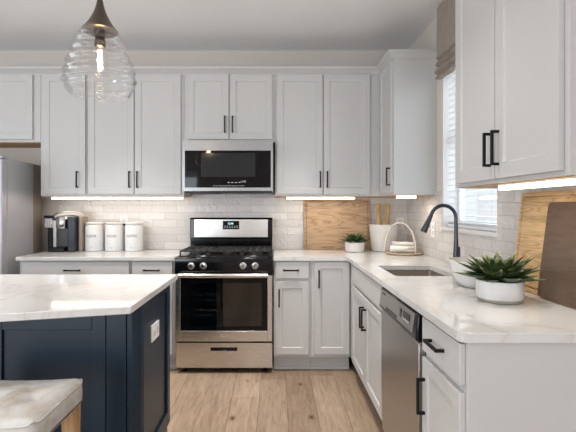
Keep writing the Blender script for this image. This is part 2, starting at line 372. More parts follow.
# ------------------------------------------------------------------ cabinets
RAIL = .052
def handle_v(T, u, z0, z1, parent):
    m = MB(T); w = .0055
    m.box(u-w, u+w, -.032, -.022, z0, z1); m.box(u-w, u+w, -.023, .0, z0, z0+.011); m.box(u-w, u+w, -.023, .0, z1-.011, z1)
    return m.build('handle', black_m, parent, bevel=.001)
def handle_h(T, u0, u1, z, parent):
    m = MB(T); w = .0055
    m.box(u0, u1, -.032, -.022, z-w, z+w); m.box(u0, u0+.011, -.027, 0, z-w, z+w); m.box(u1-.011, u1, -.027, 0, z-w, z+w)
    return m.build('handle', black_m, parent, bevel=.001)
def door(T, root, u0, u1, z0, z1, hu=None, hz=None, name='door', rail=RAIL):
    d = MB(T).slab(u0, u1, z0, z1, .019, rail).build(name, white, root, bevel=.0018)
    if hu is not None: handle_v(T, hu, hz, hz+.14, d)
    return d
def drawer(T, root, u0, u1, z0, z1, hc=None, name='drawer'):
    d = MB(T).slab(u0, u1, z0, z1, .019).build(name, white, root, bevel=.0025)
    if hc is not None: handle_h(T, hc-.062, hc+.062, (z0+z1)/2+.002, d)
    return d
ZU = 2.452
YU = 3.65     # upper face-frame plane of back run
DB = 1.418    # door bottom
TB = T_back(YU-.0195)
def upper(label, x0, x1, z0, doors, dz0, group='wall cabinets along the back wall'):
    r = thing('wall_cabinet', label, 'cabinet', ((x0+x1)/2, YB, z0), group)
    MB().box(x0, x1, YU, YB-.001, z0+.004, ZU).build('body', white, r, bevel=.0012)
    MB().box(x0+.004, x1-.004, YU+.018, YB-.002, z0, z0+.004).build('underside', under_m, r)
    for (a, b, h) in doors: door(TB, r, a, b, dz0, 2.438, h, dz0+.055)
    return r
upper('shallow white cabinet above the refrigerator', -2.95, -2.013, 1.862, [(-2.90, -2.50, -2.53), (-2.49, -2.075, -2.46)], 1.888)
upper('narrow single-door white wall cabinet left of the canisters, above the coffee maker', -2.011, -1.613, ZT, [(-1.985, -1.622, -1.685)], DB)
upper('white two-door wall cabinet above the white canisters, left of the microwave', -1.611, -.781, ZT, [(-1.597, -1.207, -1.24), (-1.198, -.805, -1.172)], DB)
upper('short white two-door cabinet directly above the microwave', -.779, .001, 1.865, [(-.747, -.396, -.427), (-.387, -.022, -.362)], 1.888)
upper('white two-door wall cabinet right of the microwave, above the brown cutting board', .003, .908, ZT, [(.017, .407, .385), (.416, .812, .445)], DB)
# corner cabinet on right wall
XU = .91; YC = 3.262
TR = T_right(XU-.0195)
r = thing('wall_cabinet', 'single-door white corner wall cabinet left of the sink window, end panel facing out', 'cabinet', (XR, 3.6, ZT), 'wall cabinets on the window wall')
MB().box(XU, XR-.001, YC, YB-.001, ZT+.004, ZU).build('body', white, r, bevel=.0012)
MB().box(XU+.018, XR-.002, YC+.004, YB-.002, ZT, ZT+.004).build('underside', under_m, r)
door(TR, r, -3.62, -YC-.012, DB, 2.438, -3.288, DB+.055)
# near right cabinet
r = thing('wall_cabinet', 'large near white two-door wall cabinet at right, above the leaning boards', 'cabinet', (XR, 1.7, ZT), 'wall cabinets on the window wall')
MB().box(XU, XR-.001, 1.312, 2.145, ZT+.004, ZU).build('body', white, r, bevel=.0012)
MB().box(XU+.018, XR-.002, 1.318, 2.14, ZT, ZT+.004).build('underside', under_m, r)
door(TR, r, -2.10, -1.727, DB, 2.438, -1.755, DB+.052, rail=.06)
door(TR, r, -1.721, -1.336, DB, 2.438, -1.692, DB+.052, rail=.06)
# crown
def crown(path_fn, name, label):
    prof = [(0, 2.44), (.006, 2.44), (.006, 2.452), (.014, 2.458), (.022, 2.468), (.034, 2.478), (.044, 2.482), (.048, 2.488), (.048, 2.502), (0, 2.502)]
    rows = []; P = [path_fn(o, z) for o, z in prof]
    for i in range(len(P[0])): rows.append([p[i] for p in P])
    o = MB().rings(rows).build(name, white, None, base=(0, YU, 2.44), bevel=.0008); return tag(o, label, 'molding', 'crown moldings')
g = .0005
crown(lambda o, z: [(-2.95, YU-g-o-.0, z), (XU-g-o, YU-g-o, z), (XU-g-o, YC-g-o, z), (XR-.002, YC-g-o, z)], 'crown_molding', 'white crown molding running along the back wall cabinets and round the corner')
crown(lambda o, z: [(XR-.002, 1.312-g-o, z), (XU-g-o, 1.312-g-o, z), (XU-g-o, 2.145+g+o, z), (XR-.002, 2.145+g+o, z)], 'crown_molding', 'white crown molding on top of the near right wall cabinet')
# under cabinet lights
def ledbar(x0, x1, y0, y1, label, power):
    r = thing('under_cabinet_light', label, 'light', ((x0+x1)/2, (y0+y1)/2, ZT-.022), 'under-cabinet light bars')
    z1 = ZT-.0005
    MB().box(x0, x1, y0, y1, z1-.003, z1).build('housing', white_trim, r)
    e = .002
    MB().box(x0+e, x1-e, y0+e, y1-e, z1-.021, z1-.003).build('diffuser', led_m, r, bevel=.002)
    l = bpy.data.lights.new('led_light', 'AREA'); l.shape = 'RECTANGLE'; l.size = x1-x0; l.size_y = y1-y0; l.energy = power; l.color = (1, .89, .76)
    o = bpy.data.objects.new('led_light', l); COL.objects.link(o); o.parent = r; o.location = (0, 0, -.004)
ledbar(-1.96, -.81, 3.72, 3.76, 'lit light bar under the cabinets above the canisters', 1.45)
ledbar(.10, .70, 3.72, 3.76, 'lit light bar above the brown cutting board', 1.2)
ledbar(.955, 1.11, 3.33, 3.36, 'short lit light bar under the corner cabinet left of the window', 1.0)
ledbar(.955, 1.0, 1.33, 1.825, 'lit light bar above the leaning boards at right', 1.1)

# base cabinets
YF = 3.38; XF = .60
TBB = T_back(YF-.0195); TBR = T_right(XF-.0195)
DZ0, DZ1, RZ0, RZ1 = .142, .716, .742, .872
CT0, CT1 = .884, .914
def base_back(label, x0, x1):
    r = thing('base_cabinet', label, 'cabinet', ((x0+x1)/2, YB, 0), 'base cabinets along the back wall')
    MB().box(x0, x1, YF, YB-.001, .115, CT0-.001).build('body', white, r, bevel=.0012)
    m = MB(); m.box(x0, x1, YF+.06, YF+.075, .0, .114); m.box(x0, x1, YF+.05, YF+.06, .0, .022); m.build('toe_kick', white, r)
    return r
r = base_back('wide white base cabinet under the canisters, beside the refrigerator', -2.03, -1.142)
drawer(TBB, r, -2.0, -1.155, RZ0, RZ1, -1.60); door(TBB, r, -2.0, -1.582, DZ0, DZ1, -1.61, .52); door(TBB, r, -1.573, -1.155, DZ0, DZ1, -1.545, .52)
r = base_back('narrow white base cabinet between the wide base cabinet and the range', -1.14, -.793)
drawer(TBB, r, -1.13, -.812, RZ0, RZ1, -.975); door(TBB, r, -1.13, -.812, DZ0, DZ1, -.84, .52)
r = base_back('white base cabinet with drawer over door just right of the range', -.01, .285)
drawer(TBB, r, .004, .268, RZ0, RZ1, .125); door(TBB, r, .004, .268, DZ0, DZ1, .032, .52)
r = base_back('white corner base cabinet with one full-height door', .287, .597)
door(TBB, r, .312, .588, DZ0, RZ1, .346, .67)
def base_right(label, y0, y1):
    r = thing('base_cabinet', label, 'cabinet', (XR, (y0+y1)/2, 0), 'base cabinets along the window wall')
    m = MB()
    return r
r = base_right('white two-door sink base cabinet under the sink', 2.300, 3.22)
m = MB(); m.box(XF, XF+.02, 2.300, YF-.001, .115, CT0-.001); m.box(XF+.02, XR-.002, 2.300, 2.318, .115, CT0-.001); m.box(XF+.02, XR-.002, 3.202, 3.22, .115, CT0-.001); m.box(XF+.02, XR-.002, 2.318, 3.202, .115, .13)
m.box(XF, XF+.02, YF, YF+.05, .115, CT0-.001)
m.build('body', white, r, bevel=.0012)
m = MB(); m.box(XF+.06, XF+.075, 2.300, YF+.06, 0, .114); m.build('toe_kick', white, r)
drawer(TBR, r, -3.205, -2.312, RZ0, RZ1, name='false_front')
door(TBR, r, -3.205, -2.749, DZ0, DZ1, -2.777, .515); door(TBR, r, -2.741, -2.312, DZ0, DZ1, -2.712, .515)
r = base_right('near white base cabinet with drawer over door, right of the dishwasher, end panel facing out', 1.322, 1.688)
MB().box(XF, XR-.001, 1.322, 1.688, .0, CT0-.001).build('body', white, r, bevel=.0015)
drawer(TBR, r, -1.677, -1.338, RZ0, RZ1, -1.518); door(TBR, r, -1.677, -1.338, DZ0, DZ1, -1.648, .50)

# dishwasher
r = thing('dishwasher', 'stainless steel dishwasher with dark control panel, right of the sink cabinet', 'dishwasher', (.9, 1.99, 0))
MB().box(XF, XR-.02, 1.693, 2.296, .1, CT0-.004).build('body', blackplastic, r)
MB().box(XF+.06, XF+.08, 1.693, 2.296, 0, .1).build('toe_kick', blackplastic, r)
m = MB(); m.rings([[(x, y, z) for x, z in ((XF, .11), (XF-.022, .112), (XF-.028, .4), (XF-.026, .757), (XF-.018, .762), (XF, .762))] for y in (1.697, 2.292)])
m.build('door', steel_v, r, bevel=.002)
m = MB(); m.rings([[(x, y, z) for x, z in ((XF, .768), (XF-.036, .768), (XF-.038, .78), (XF-.026, .872), (XF-.01, .879), (XF, .879))] for y in (1.697, 2.292)])
cp = m.build('control_panel', blackgloss, r, bevel=.004)
def dwp(y, z): # point on sloped front of control panel
    return XF-.038+.012*(z-.78)/.092
m = MB()
rows = []
for y in (1.745, 2.275): rows.append([(dwp(y, .786)-.0015, y, .786), (dwp(y, .866)-.0015, y, .866), (dwp(y, .866)+.002, y, .866), (dwp(y, .786)+.002, y, .786)])
m.rings(rows); m.build('fascia', mat('dark_steel_fascia', (.42, .40, .385), .3, .7), cp, bevel=.0008)
m = MB()
def pad(y, z, w, h): m.rings([[(dwp(y, z)-.0035, yy, z-h), (dwp(y, z)-.0035+.0004, yy, z+h), (dwp(y, z)+.001, yy, z+h), (dwp(y, z)+.001, yy, z-h)] for yy in (y-w, y+w)])
pad(1.83, .825, .045, .024); pad(1.915, .825, .014, .024); pad(2.06, .793, .09, .009); pad(2.22, .852, .03, .004)
m.build('buttons', blackgloss, cp, bevel=.001)
m = MB()
for i in range(4): pad(1.80+i*.02, .835, .006, .006); pad(1.80+i*.02, .815, .006, .004)
m.build('button_marks', lightprint, cp)

# ------------------------------------------------------------------ countertops
def countertop(name, outer, holes, z0, z1, m, label, rad=0):
    bm = bmesh.new(); edges = []
    for loop in [outer]+holes:
        vs = [bm.verts.new((x, y, z1)) for x, y in loop]
        edges += [bm.edges.new((vs[i], vs[(i+1) % len(vs)])) for i in range(len(vs))]
    bmesh.ops.triangle_fill(bm, use_beauty=True, use_dissolve=False, edges=edges)
    r = bmesh.ops.extrude_face_region(bm, geom=list(bm.faces))
    bmesh.ops.translate(bm, verts=[v for v in r['geom'] if isinstance(v, bmesh.types.BMVert)], vec=(0, 0, z0-z1))
    k = MB(); k.bm.free(); k.bm = bm
    cx = sum(p[0] for p in outer)/len(outer); cy = sum(p[1] for p in outer)/len(outer)
    o = k.build(name, m, None, base=(cx, cy, z0), bevel=.003)
    return tag(o, label, 'countertop')
def rc(cx, cy, r, a0, a1, n=6): return [(cx+r*math.cos(a0+(a1-a0)*i/n), cy+r*math.sin(a0+(a1-a0)*i/n)) for i in range(n+1)]
XE, YE, YN = .57, 3.348, 1.308
SX0, SX1, SY0, SY1 = .685, 1.045, 2.41, 2.85
hole = rc(SX0+.02, SY0+.02, .02, PI, 1.5*PI, 3)+rc(SX1-.02, SY0+.02, .02, 1.5*PI, 2*PI, 3)+rc(SX1-.02, SY1-.02, .02, 0, PI/2, 3)+rc(SX0+.02, SY1-.02, .02, PI/2, PI, 3)
outer = [(-.012, YE), (XE, YE)] + rc(XE+.03, YN+.03, .03, PI, 1.5*PI, 6) + [(XR-.009, YN), (XR-.009, YB-.009), (-.012, YB-.009)]
countertop('countertop', outer, [hole], CT0, CT1, quartz, 'L-shaped white quartz countertop holding the sink, plants and boards')
countertop('countertop', [(-2.045, YE), (-.79, YE), (-.79, YB-.009), (-2.045, YB-.009)], [], CT0, CT1, quartz, 'white quartz countertop under the canisters, left of the range')
# sink
r = thing('sink', 'undermount steel sink basin set into the white counter', 'sink', ((SX0+SX1)/2, (SY0+SY1)/2, .68))
def rr(x0, x1, y0, y1, rad, z): return [(x, y, z) for x, y in rc(x0+rad, y0+rad, rad, PI, 1.5*PI, 4)+rc(x1-rad, y0+rad, rad, 1.5*PI, 2*PI, 4)+rc(x1-rad, y1-rad, rad, 0, PI/2, 4)+rc(x0+rad, y1-rad, rad, PI/2, PI, 4)]
e = .004
m = MB(); m.rings([rr(SX0-.02, SX1+.02, SY0-.02, SY1+.02, .03, CT0-.003), rr(SX0-.003, SX1+.003, SY0-.003, SY1+.003, .022, CT0-.0025), rr(SX0, SX1, SY0, SY1, .025, .72), rr(SX0+.02, SX1-.02, SY0+.02, SY1-.02, .03, .70)], cap=False)
v = [x for x in m.bm.verts][-20:]; m.face(v)
m.build('basin', sink_m, r, smooth=50)
MB().lathe([(.045, .702), (.04, .704), (.03, .7025), (.0, .7025)], (SX0+.17, (SY0+SY1)/2, 0), 24, cap=False).build('drain', chrome, r, smooth=True)

# ------------------------------------------------------------------ range
RX0, RX1 = -.781, -.021; RC = (RX0+RX1)/2; YRF = 3.335
r = thing('gas_range', 'freestanding stainless gas range with black cooktop between the base cabinets', 'range', (RC, 3.65, 0))
m = MB()
m.box(RX0+.002, RX0+.04, YRF+.04, 3.94, .05, .90); m.box(RX1-.04, RX1-.002, YRF+.04, 3.94, .05, .90)
m.box(RX0+.04, RX1-.04, YRF+.04, 3.94, .05, .33); m.box(RX0+.04, RX1-.04, YRF+.04, 3.94, .76, .90); m.box(RX0+.04, RX1-.04, 3.86, 3.94, .33, .76)
m.build('body', blackgloss, r)
for i, z in enumerate((.44, .56)):
    m = MB()
    for k in range(2): m.tube([(RX0+.05, YRF+.07+k*.4, z), (RX1-.05, YRF+.07+k*.4, z)], .003, 6)
    for k in range(13): m.tube([(RX0+.07+k*.052, YRF+.07, z), (RX0+.07+k*.052, YRF+.47, z)], .002, 6)
    m.tube([(RX0+.05, YRF+.062, z+.045), (RX1-.05, YRF+.062, z+.045)], .003, 6)
    m.build('oven_rack', chrome, r)
# door
DZ = (.252, .772)
m = MB()
gx0, gx1, gz0, gz1 = RX0+.038, RX1-.038, .335, .752
m.box(RX0+.001, gx0, YRF, YRF+.036, *DZ); m.box(gx1, RX1-.001, YRF, YRF+.036, *DZ); m.box(gx0, gx1, YRF, YRF+.036, DZ[0], gz0); m.box(gx0, gx1, YRF, YRF+.036, gz1, DZ[1])
od = m.build('oven_door', steel_m, r, bevel=.002)
m = MB(); ix0, ix1, iz0, iz1 = gx0+.075, gx1-.045, gz0+.035, gz1-.04
m.box(gx0, ix0, YRF+.003, YRF+.01, gz0, gz1); m.box(ix1, gx1, YRF+.003, YRF+.01, gz0, gz1); m.box(ix0, ix1, YRF+.003, YRF+.01, gz0, iz0); m.box(ix0, ix1, YRF+.003, YRF+.01, iz1, gz1)
m.build('glass_border', blackglass, od)
MB().box(ix0, ix1, YRF+.004, YRF+.009, iz0, iz1).build('window', oven_glass, od)
m = MB()
pts = [(RX0+.035+(.69)*i/14, YRF-.052-.012*math.sin(PI*i/14), .778) for i in range(15)]
m.tube(pts, .018, 14)
for x in (RX0+.06, RX1-.06): m.box(x-.012, x+.012, YRF-.05, YRF+.001, .765, .785)
m.build('oven_handle', steel_m, od, smooth=50)
# emblem : swoosh ring + name
m = text_mb('Whirlpool', .016, TEXT_T(RC, YRF-.001, .294)); m.tube([(RC+.032*math.cos(a), YRF-.001, .296+.012*math.sin(a)) for a in [PI*.1+PI*1.5*i/16 for i in range(17)]], .0012, 6)
m.build('emblem', greyprint, od)
# drawer
m = MB(); hx0, hx1, hz0, hz1 = RC-.105, RC+.105, .178, .206
m.box(RX0+.001, hx0, YRF+.002, YRF+.036, .045, .240); m.box(hx1, RX1-.001, YRF+.002, YRF+.036, .045, .240); m.box(hx0, hx1, YRF+.002, YRF+.036, .045, hz0); m.box(hx0, hx1, YRF+.002, YRF+.036, hz1, .240)
dr = m.build('storage_drawer', steel_m, r)
m = MB(); m.box(hx0, hx1, YRF+.025, YRF+.035, hz0, hz1); m.build('pocket_handle', blackplastic, dr)
for x in (RX0+.06, RX1-.06):
    for y in (YRF+.07, 3.88): MB().lathe([(.022, 0), (.022, .012), (.014, .016), (.014, .05)], (x, y, 0), 16).build('foot', blackplastic, r)
# control panel (angled)
m = MB(); m.rings([[(x, y, z) for y, z in ((YRF+.038, .785), (YRF-.012, .785), (YRF-.016, .80), (YRF-.004, .905), (YRF+.012, .913), (YRF+.06, .913), (YRF+.06, .90), (YRF+.038, .90))] for x in (RX0-.004, RX1+.004)])
m.build('knob_panel', blackgloss, r, bevel=.003)
for x in (190.8, 203, 243, 255):
    X = (x-275)/128.5
    k = MB().lathe([(.027, 0), (.027, -.006), (.021, -.010), (.020, -.028), (.017, -.031), (0, -.031)], (X, YRF-.010, .848), 24, axis='y').build('knob', chrome, r, smooth=True)
    MB().box(X-.0035, X+.0035, YRF-.046, YRF-.040, .830, .866).build('grip', blackplastic, k, bevel=.001)
# cooktop
m = MB(); m.box(RX0, RX1, YRF+.062, 3.90, .901, .918); m.build('cooktop', blackgloss, r, bevel=.005)
for i, (bx, by, br_) in enumerate(((-.24, .15, .045), (.24, .15, .05), (-.24, .40, .04), (.24, .40, .036), (0, .28, .045))):
    k = MB().lathe([(br_+.012, .918), (br_+.01, .925), (br_, .926), (br_, .934), (br_-.006, .937), (0, .937)], (RC+bx, YRF+.04+by, 0), 24).build('burner', castiron, r, smooth=True)
for gx in (-.245, 0, .245):
    m = MB(); w = .105 if gx else .135; gw = w; x0, x1 = RC+gx-gw, RC+gx+gw
    if gx: x0, x1 = (RC+gx-.12, RC+gx+.105) if gx < 0 else (RC+gx-.105, RC+gx+.12)
    y0, y1 = YRF+.075, YRF+.50; zt = .958; b = .006
    m.box(x0, x1, y0, y0+2*b, zt-.012, zt); m.box(x0, x1, y1-2*b, y1, zt-.012, zt); m.box(x0, x0+2*b, y0, y1, zt-.012, zt); m.box(x1-2*b, x1, y0, y1, zt-.012, zt)
    ym = (y0+y1)/2; m.box(x0, x1, ym-b, ym+b, zt-.012, zt)
    for k in (.25, .5, .75):
        xx = x0+(x1-x0)*k; m.box(xx-b*.8, xx+b*.8, y0, y1, zt-.011, zt)
    for k in (.25, .75):
        yy = y0+(y1-y0)*k; m.box(x0, x1, yy-b*.8, yy+b*.8, zt-.011, zt)
    for xx in (x0, x1-2*b):
        for yy in (y0, y1-2*b): m.box(xx, xx+2*b, yy, yy+2*b, .918, zt-.01)
    m.build('grate', castiron, r, bevel=.0015)
# backguard
YG = 3.885
MB().box(RX0+.004, RX1-.004, YG+.02, 3.955, .90, 1.04).build('backguard_base', blackgloss, r)
m = MB(); m.rings([[(x, y, z) for y, z in ((YG+.018, 1.018), (YG-.004, 1.022), (YG, 1.195), (YG+.012, 1.212), (YG+.07, 1.212), (YG+.07, 1.018))] for x in (RX0+.002, RX1-.002)])
bg = m.build('backguard', blackgloss, r, bevel=.006)
MB().box(RX0+.045, RX1-.045, YG-.0075, YG+.004, 1.034, 1.196).build('steel_panel', steel_m, bg, bevel=.001)
dp = MB().box(RC-.075, RC+.075, YG-.0105, YG-.007, 1.105, 1.182).build('display', blackglass, bg, bevel=.003)
m = text_mb('12:00', .024, TEXT_T(RC-.005, YG-.011, 1.158)); m.build('clock_digits', digit_m, dp)
m = MB()
for i in range(6):
    for j in range(2): m.box(RC-.06+i*.022, RC-.06+i*.022+.012, YG-.0113, YG-.0104, 1.118+j*.014, 1.124+j*.014)
m.build('button_marks', lightprint, dp)

# ------------------------------------------------------------------ microwave
YM = 3.54; MX0, MX1, MZ0, MZ1 = -.773, -.017, 1.428, 1.862; MC = (MX0+MX1)/2
r = thing('microwave', 'over-the-range stainless microwave with black glass door', 'microwave', (MC, 3.7, MZ0))
MB().box(MX0, MX1, YM+.03, YB-.01, MZ0+.015, MZ1).build('body', steel_m, r)
m = MB(); m.box(MX0+.01, MX1-.01, YM+.03, YB-.03, MZ0, MZ0+.015); m.box(MX0+.05, MX0+.3, YM+.1, YM+.3, MZ0-.004, MZ0); m.build('vent_underside', blackplastic, r)
bx0, bx1, bz0, bz1 = MX0+.022, MX1-.018, MZ0+.042, MZ1-.083
m = MB(); m.box(MX0, bx0, YM, YM+.029, MZ0+.017, MZ1); m.box(bx1, MX1, YM, YM+.029, MZ0+.017, MZ1); m.box(bx0, bx1, YM, YM+.029, MZ0+.017, bz0); m.box(bx0, bx1, YM, YM+.029, bz1, MZ1)
d = m.build('door_frame', steel_mw, r)
g_ = MB().box(bx0, bx1, YM+.002, YM+.02, bz0, bz1).build('door_glass', blackglass, d)
wm = mat('microwave_window_mesh', (.022, .023, .025), .12, 0, Specular_IOR_Level=.3)
MB().box(bx0+.135, bx1-.13, YM+.0012, YM+.003, bz0+.09, bz1-.02).build('window', wm, g_, bevel=.0005)
text_mb('Whirlpool', .022, TEXT_T(MC-.0, YM-.0005, MZ1-.042)).build('nameplate', greyprint, d)
m = MB()
for i in range(22): m.box(MC-.12+i*.012, MC-.12+i*.012+.005, YM+.0012, YM+.003, bz0+.012, bz0+.017)
m.build('button_marks', lightprint, g_); m = MB()
for i in range(4): m.box(MC+.0+i*.03, MC+.018+i*.03, YM+.0012, YM+.003, bz0+.04, bz0+.045)
m.build('touch_marks', lightprint, g_)
text_mb('12:00', .02, TEXT_T(MC+.13, YM+.0015, bz0+.05)).build('clock_digits', lightprint, g_)

# ------------------------------------------------------------------ refrigerator
r = thing('refrigerator', 'grey metallic refrigerator at the left edge beside the coffee maker counter', 'refrigerator', (-2.55, 3.6, 0))
FX1 = -2.115
MB().box(-3.01, FX1, 3.36, 3.72, .03, 1.688).build('body', fridge_m, r, bevel=.004)
MB().box(-3.01, FX1-.002, 3.721, 3.86, .03, 1.684).build('rear_shade_section', mat('fridge_rear_shade_brown', (.24, .19, .16), .4), r, bevel=.003)  # brown colour paints the shade and reflection at the back of the fridge side
d = MB().box(-2.552, FX1+.001, 3.29, 3.355, .60, 1.682).build('door', fridge_m, r, bevel=.008)
m = MB(); m.tube([(-2.50, 3.24, .7), (-2.50, 3.24, 1.55)], .012, 12); m.box(-2.51, -2.49, 3.24, 3.295, .72, .74); m.box(-2.51, -2.49, 3.24, 3.295, 1.5, 1.52); m.build('handle', steel_v, d)
d = MB().box(-3.01, -2.558, 3.29, 3.355, .60, 1.682).build('door', fridge_m, r, bevel=.008)
m = MB(); m.tube([(-2.61, 3.24, .7), (-2.61, 3.24, 1.55)], .012, 12); m.box(-2.62, -2.60, 3.24, 3.295, .72, .74); m.box(-2.62, -2.60, 3.24, 3.295, 1.5, 1.52); m.build('handle', steel_v, d)
d = MB().box(-3.01, FX1+.001, 3.29, 3.355, .06, .59).build('freezer_drawer', fridge_m, r, bevel=.008)
m = MB(); m.tube([(-2.9, 3.24, .53), (-2.2, 3.24, .53)], .012, 12); m.box(-2.88, -2.86, 3.24, 3.295, .52, .54); m.box(-2.24, -2.22, 3.24, 3.295, .52, .54); m.build('handle', steel_v, d)
MB().box(FX1-.09, FX1-.01, 3.31, 3.40, 1.689, 1.706).build('hinge_cover', fridge_m, r, bevel=.004)
MB().box(-3.0, FX1-.005, 3.38, 3.9, 0, .03).build('base', blackplastic, r)

# ------------------------------------------------------------------ island
IX1, IX0, IY0, IY1 = -.59, -2.55, 1.85, 2.39
r = thing('kitchen_island', 'navy blue panelled kitchen island in the left foreground', 'island', (-1.57, 2.12, 0))
ch = .035
m = MB(); m.prism([(IX0, IY0+.012), (IX1-ch, IY0+.012), (IX1-.012, IY0+ch), (IX1-.012, IY1), (IX0, IY1)], .10, CT0-.001)
m.prism([(IX0, IY0+.012), (IX1-ch, IY0+.012), (IX1-.012, IY0+ch), (IX1-.012, IY1-.06), (IX0, IY1-.06)], 0, .0995)
m.build('body', navy, r)
# seating side framing
m = MB(); y0, y1 = IY0, IY0+.0115
st = [IX1-ch-.012]
def strip(x0, x1, z0, z1, yy=y0): m.box(x0, x1, yy, y1, z0, z1)
strip(-.735, -.648, 0, CT0-.002); strip(-.797, -.738, 0, CT0-.002)
strip(-1.19, -.797, .768, CT0-.002); strip(-1.19, -.797, 0, .14); strip(-1.25, -1.19, 0, CT0-.002)
strip(-1.64, -1.25, .768, CT0-.002); strip(-1.64, -1.25, 0, .14); strip(-1.70, -1.64, 0, CT0-.002)
strip(-2.09, -1.70, .768, CT0-.002); strip(-2.09, -1.70, 0, .14); strip(-2.15, -2.09, 0, CT0-.002)
strip(-2.49, -2.15, .768, CT0-.002); strip(-2.49, -2.15, 0, .14); strip(IX0, -2.49, 0, CT0-.002)
m.build('seating_side_panel', navy, r, bevel=.0025)
m = MB(); m.prism([(-.643, IY0-.004), (-.622, IY0-.004), (-.597, IY0+.014), (-.588, IY0+.03), (-.588, IY0+.045), (-.6, IY0+.045), (-.63, IY0+.0105), (-.643, IY0+.0105)], 0, CT0-.002)
m.build('corner_post', navy, r, bevel=.003)
m = MB(); x0, x1 = IX1-.0115, IX1
m.box(x0, x1, IY0+.058, IY0+.07, .1, CT0-.002); m.box(x0, x1, 2.335, IY1, .1, CT0-.002); m.box(x0, x1, IY0+.065, 2.335, .84, CT0-.002); m.box(x0, x1, IY0+.065, 2.335, .1, .175); m.box(x0, x1, IY0+.05, IY1-.06, 0, .0995)
m.build('end_panel', navy, r, bevel=.0025)
o = MB().box(IX1-.0113, IX1-.003, 2.055, 2.178, .648, .728).build('outlet_plate', white_trim, r, bevel=.0015)
o['label'] = 'white electrical outlet plate'
for yy in (2.09, 2.143): MB().box(IX1-.0035, IX1-.001, yy-.016, yy+.016, .672, .704).build('socket', ceramic, o, bevel=.003)
countertop('island_countertop', [(-.566, 1.667), (-.566, 2.474), (-2.6, 2.474), (-2.6, 1.667), (-1.58, 1.392)], [], CT0, CT1, quartz, 'white quartz island top with angled front edge, on the navy island')

# ------------------------------------------------------------------ stool
r = thing('counter_stool', 'backless stool with pale tufted seat and oak legs at the island', 'stool', (-.98, 1.48, 0))
sx0, sx1, sy0, sy1, zs = -1.225, -.742, 1.31, 1.655, .64
m = MB(); nx, ny = 48, 36
tufts = [(sx0+(sx1-sx0)*u, sy0+(sy1-sy0)*v) for u in (.2, .5, .8) for v in (.5,)]
def ztop(x, y):
    u = (x-(sx0+sx1)/2)/((sx1-sx0)/2); v = (y-(sy0+sy1)/2)/((sy1-sy0)/2)
    z = zs + .012*u*u - .006 + .012*(1-v*v)*(1-u**4)
    for tx, ty in tufts:
        d = math.hypot(x-tx, y-ty); z -= .02*math.exp(-(d/.03)**2)
        for sx in (-1, 1):
            for sy in (-1, 1):
                # crease lines to diagonal
                px, py = x-tx, y-ty; l = (px*sx*.62+py*sy*.78)
                if 0 < l: dd = abs(px*sy*.78-py*sx*.62); z -= .006*math.exp(-(dd/.011)**2)*max(0, 1-l/.22)
    e = max(abs(u), abs(v)); z -= .018*max(0, (e-.88)/.12)**2
    return z
G = [[None]*(ny+1) for _ in range(nx+1)]
for i in range(nx+1):
    for j in range(ny+1):
        x = sx0+(sx1-sx0)*i/nx; y = sy0+(sy1-sy0)*j/ny
        # round corners
        rad = .03; cx = min(max(x, sx0+rad), sx1-rad); cy = min(max(y, sy0+rad), sy1-rad); d = math.hypot(x-cx, y-cy)
        if d > rad: x, y = cx+(x-cx)*rad/d, cy+(y-cy)*rad/d
        G[i][j] = m.v((x, y, ztop(x, y)))
for i in range(nx):
    for j in range(ny): m.face([G[i][j], G[i+1][j], G[i+1][j+1], G[i][j+1]])
loop = [G[i][0] for i in range(nx+1)]+[G[nx][j] for j in range(1, ny+1)]+[G[i][ny] for i in range(nx-1, -1, -1)]+[G[0][j] for j in range(ny-1, 0, -1)]
seam = [v.co.copy() for v in loop]
prev = loop
for dz, out in ((.03, .003), (.055, .003), (.078, 0)):
    cur = []
    for q in seam:
        c = Vector(((sx0+sx1)/2, (sy0+sy1)/2, 0)); dd = (Vector((q.x, q.y, 0))-c).normalized()
        cur.append(m.v((q.x+dd.x*out, q.y+dd.y*out, .632-dz)))
    for i in range(len(loop)): j = (i+1) % len(loop); m.face([prev[i], prev[j], cur[j], cur[i]])
    prev = cur
m.face(prev)
seat = m.build('seat_cushion', leather, r, smooth=55)
MB().rings([[(p.x, p.y, p.z) + Vector() if False else tuple(q + Vector(((q-Vector((-.98, 1.48, q.z))).normalized()*c_[0]).to_tuple()) + Vector((0, 0, c_[1]))) for c_ in ((.0035*math.cos(a), .0035*math.sin(a)+.0) for a in [k*PI/3 for k in range(6)])] for q in seam], close=True).build('piping', leather, seat, smooth=True)
for side in range(2):
    m = MB(); xx = sx1+.002 if side else sx0-.002
    for k in range(26):
        yy = sy0+.022+(sy1-sy0-.044)*k/25
        m.lathe([(.0045, 0), (.0035, .002 if side else -.002), (0, .003 if side else -.003)], (xx, yy, .562), 8, axis='x')
    m.build('nailhead_row', bronze, seat, smooth=True)
for side in range(2):
    m = MB(); yy = sy1+.001 if side else sy0-.001
    for k in range(36):
        xx = sx0+.022+(sx1-sx0-.044)*k/35
        m.lathe([(.0045, 0), (.0035, .002 if side else -.002), (0, .003 if side else -.003)], (xx, yy, .562), 8, axis='y')
    m.build('nailhead_row', bronze, seat, smooth=True)
for lx in (sx0+.035, sx1-.035):
    for ly in (sy0+.035, sy1-.035):
        h = .026; ex = (.02 if lx > -.98 else -.02); b = .022
        m = MB(); m.hexa([(lx-b, ly-b, 0), (lx+b, ly-b, 0), (lx+b, ly+b, 0), (lx-b, ly+b, 0)], [(lx-h, ly-h, .5535), (lx+h, ly-h, .5535), (lx+h, ly+h, .5535), (lx-h, ly+h, .5535)])
        m.build('leg', stoolwood, r, bevel=.003)
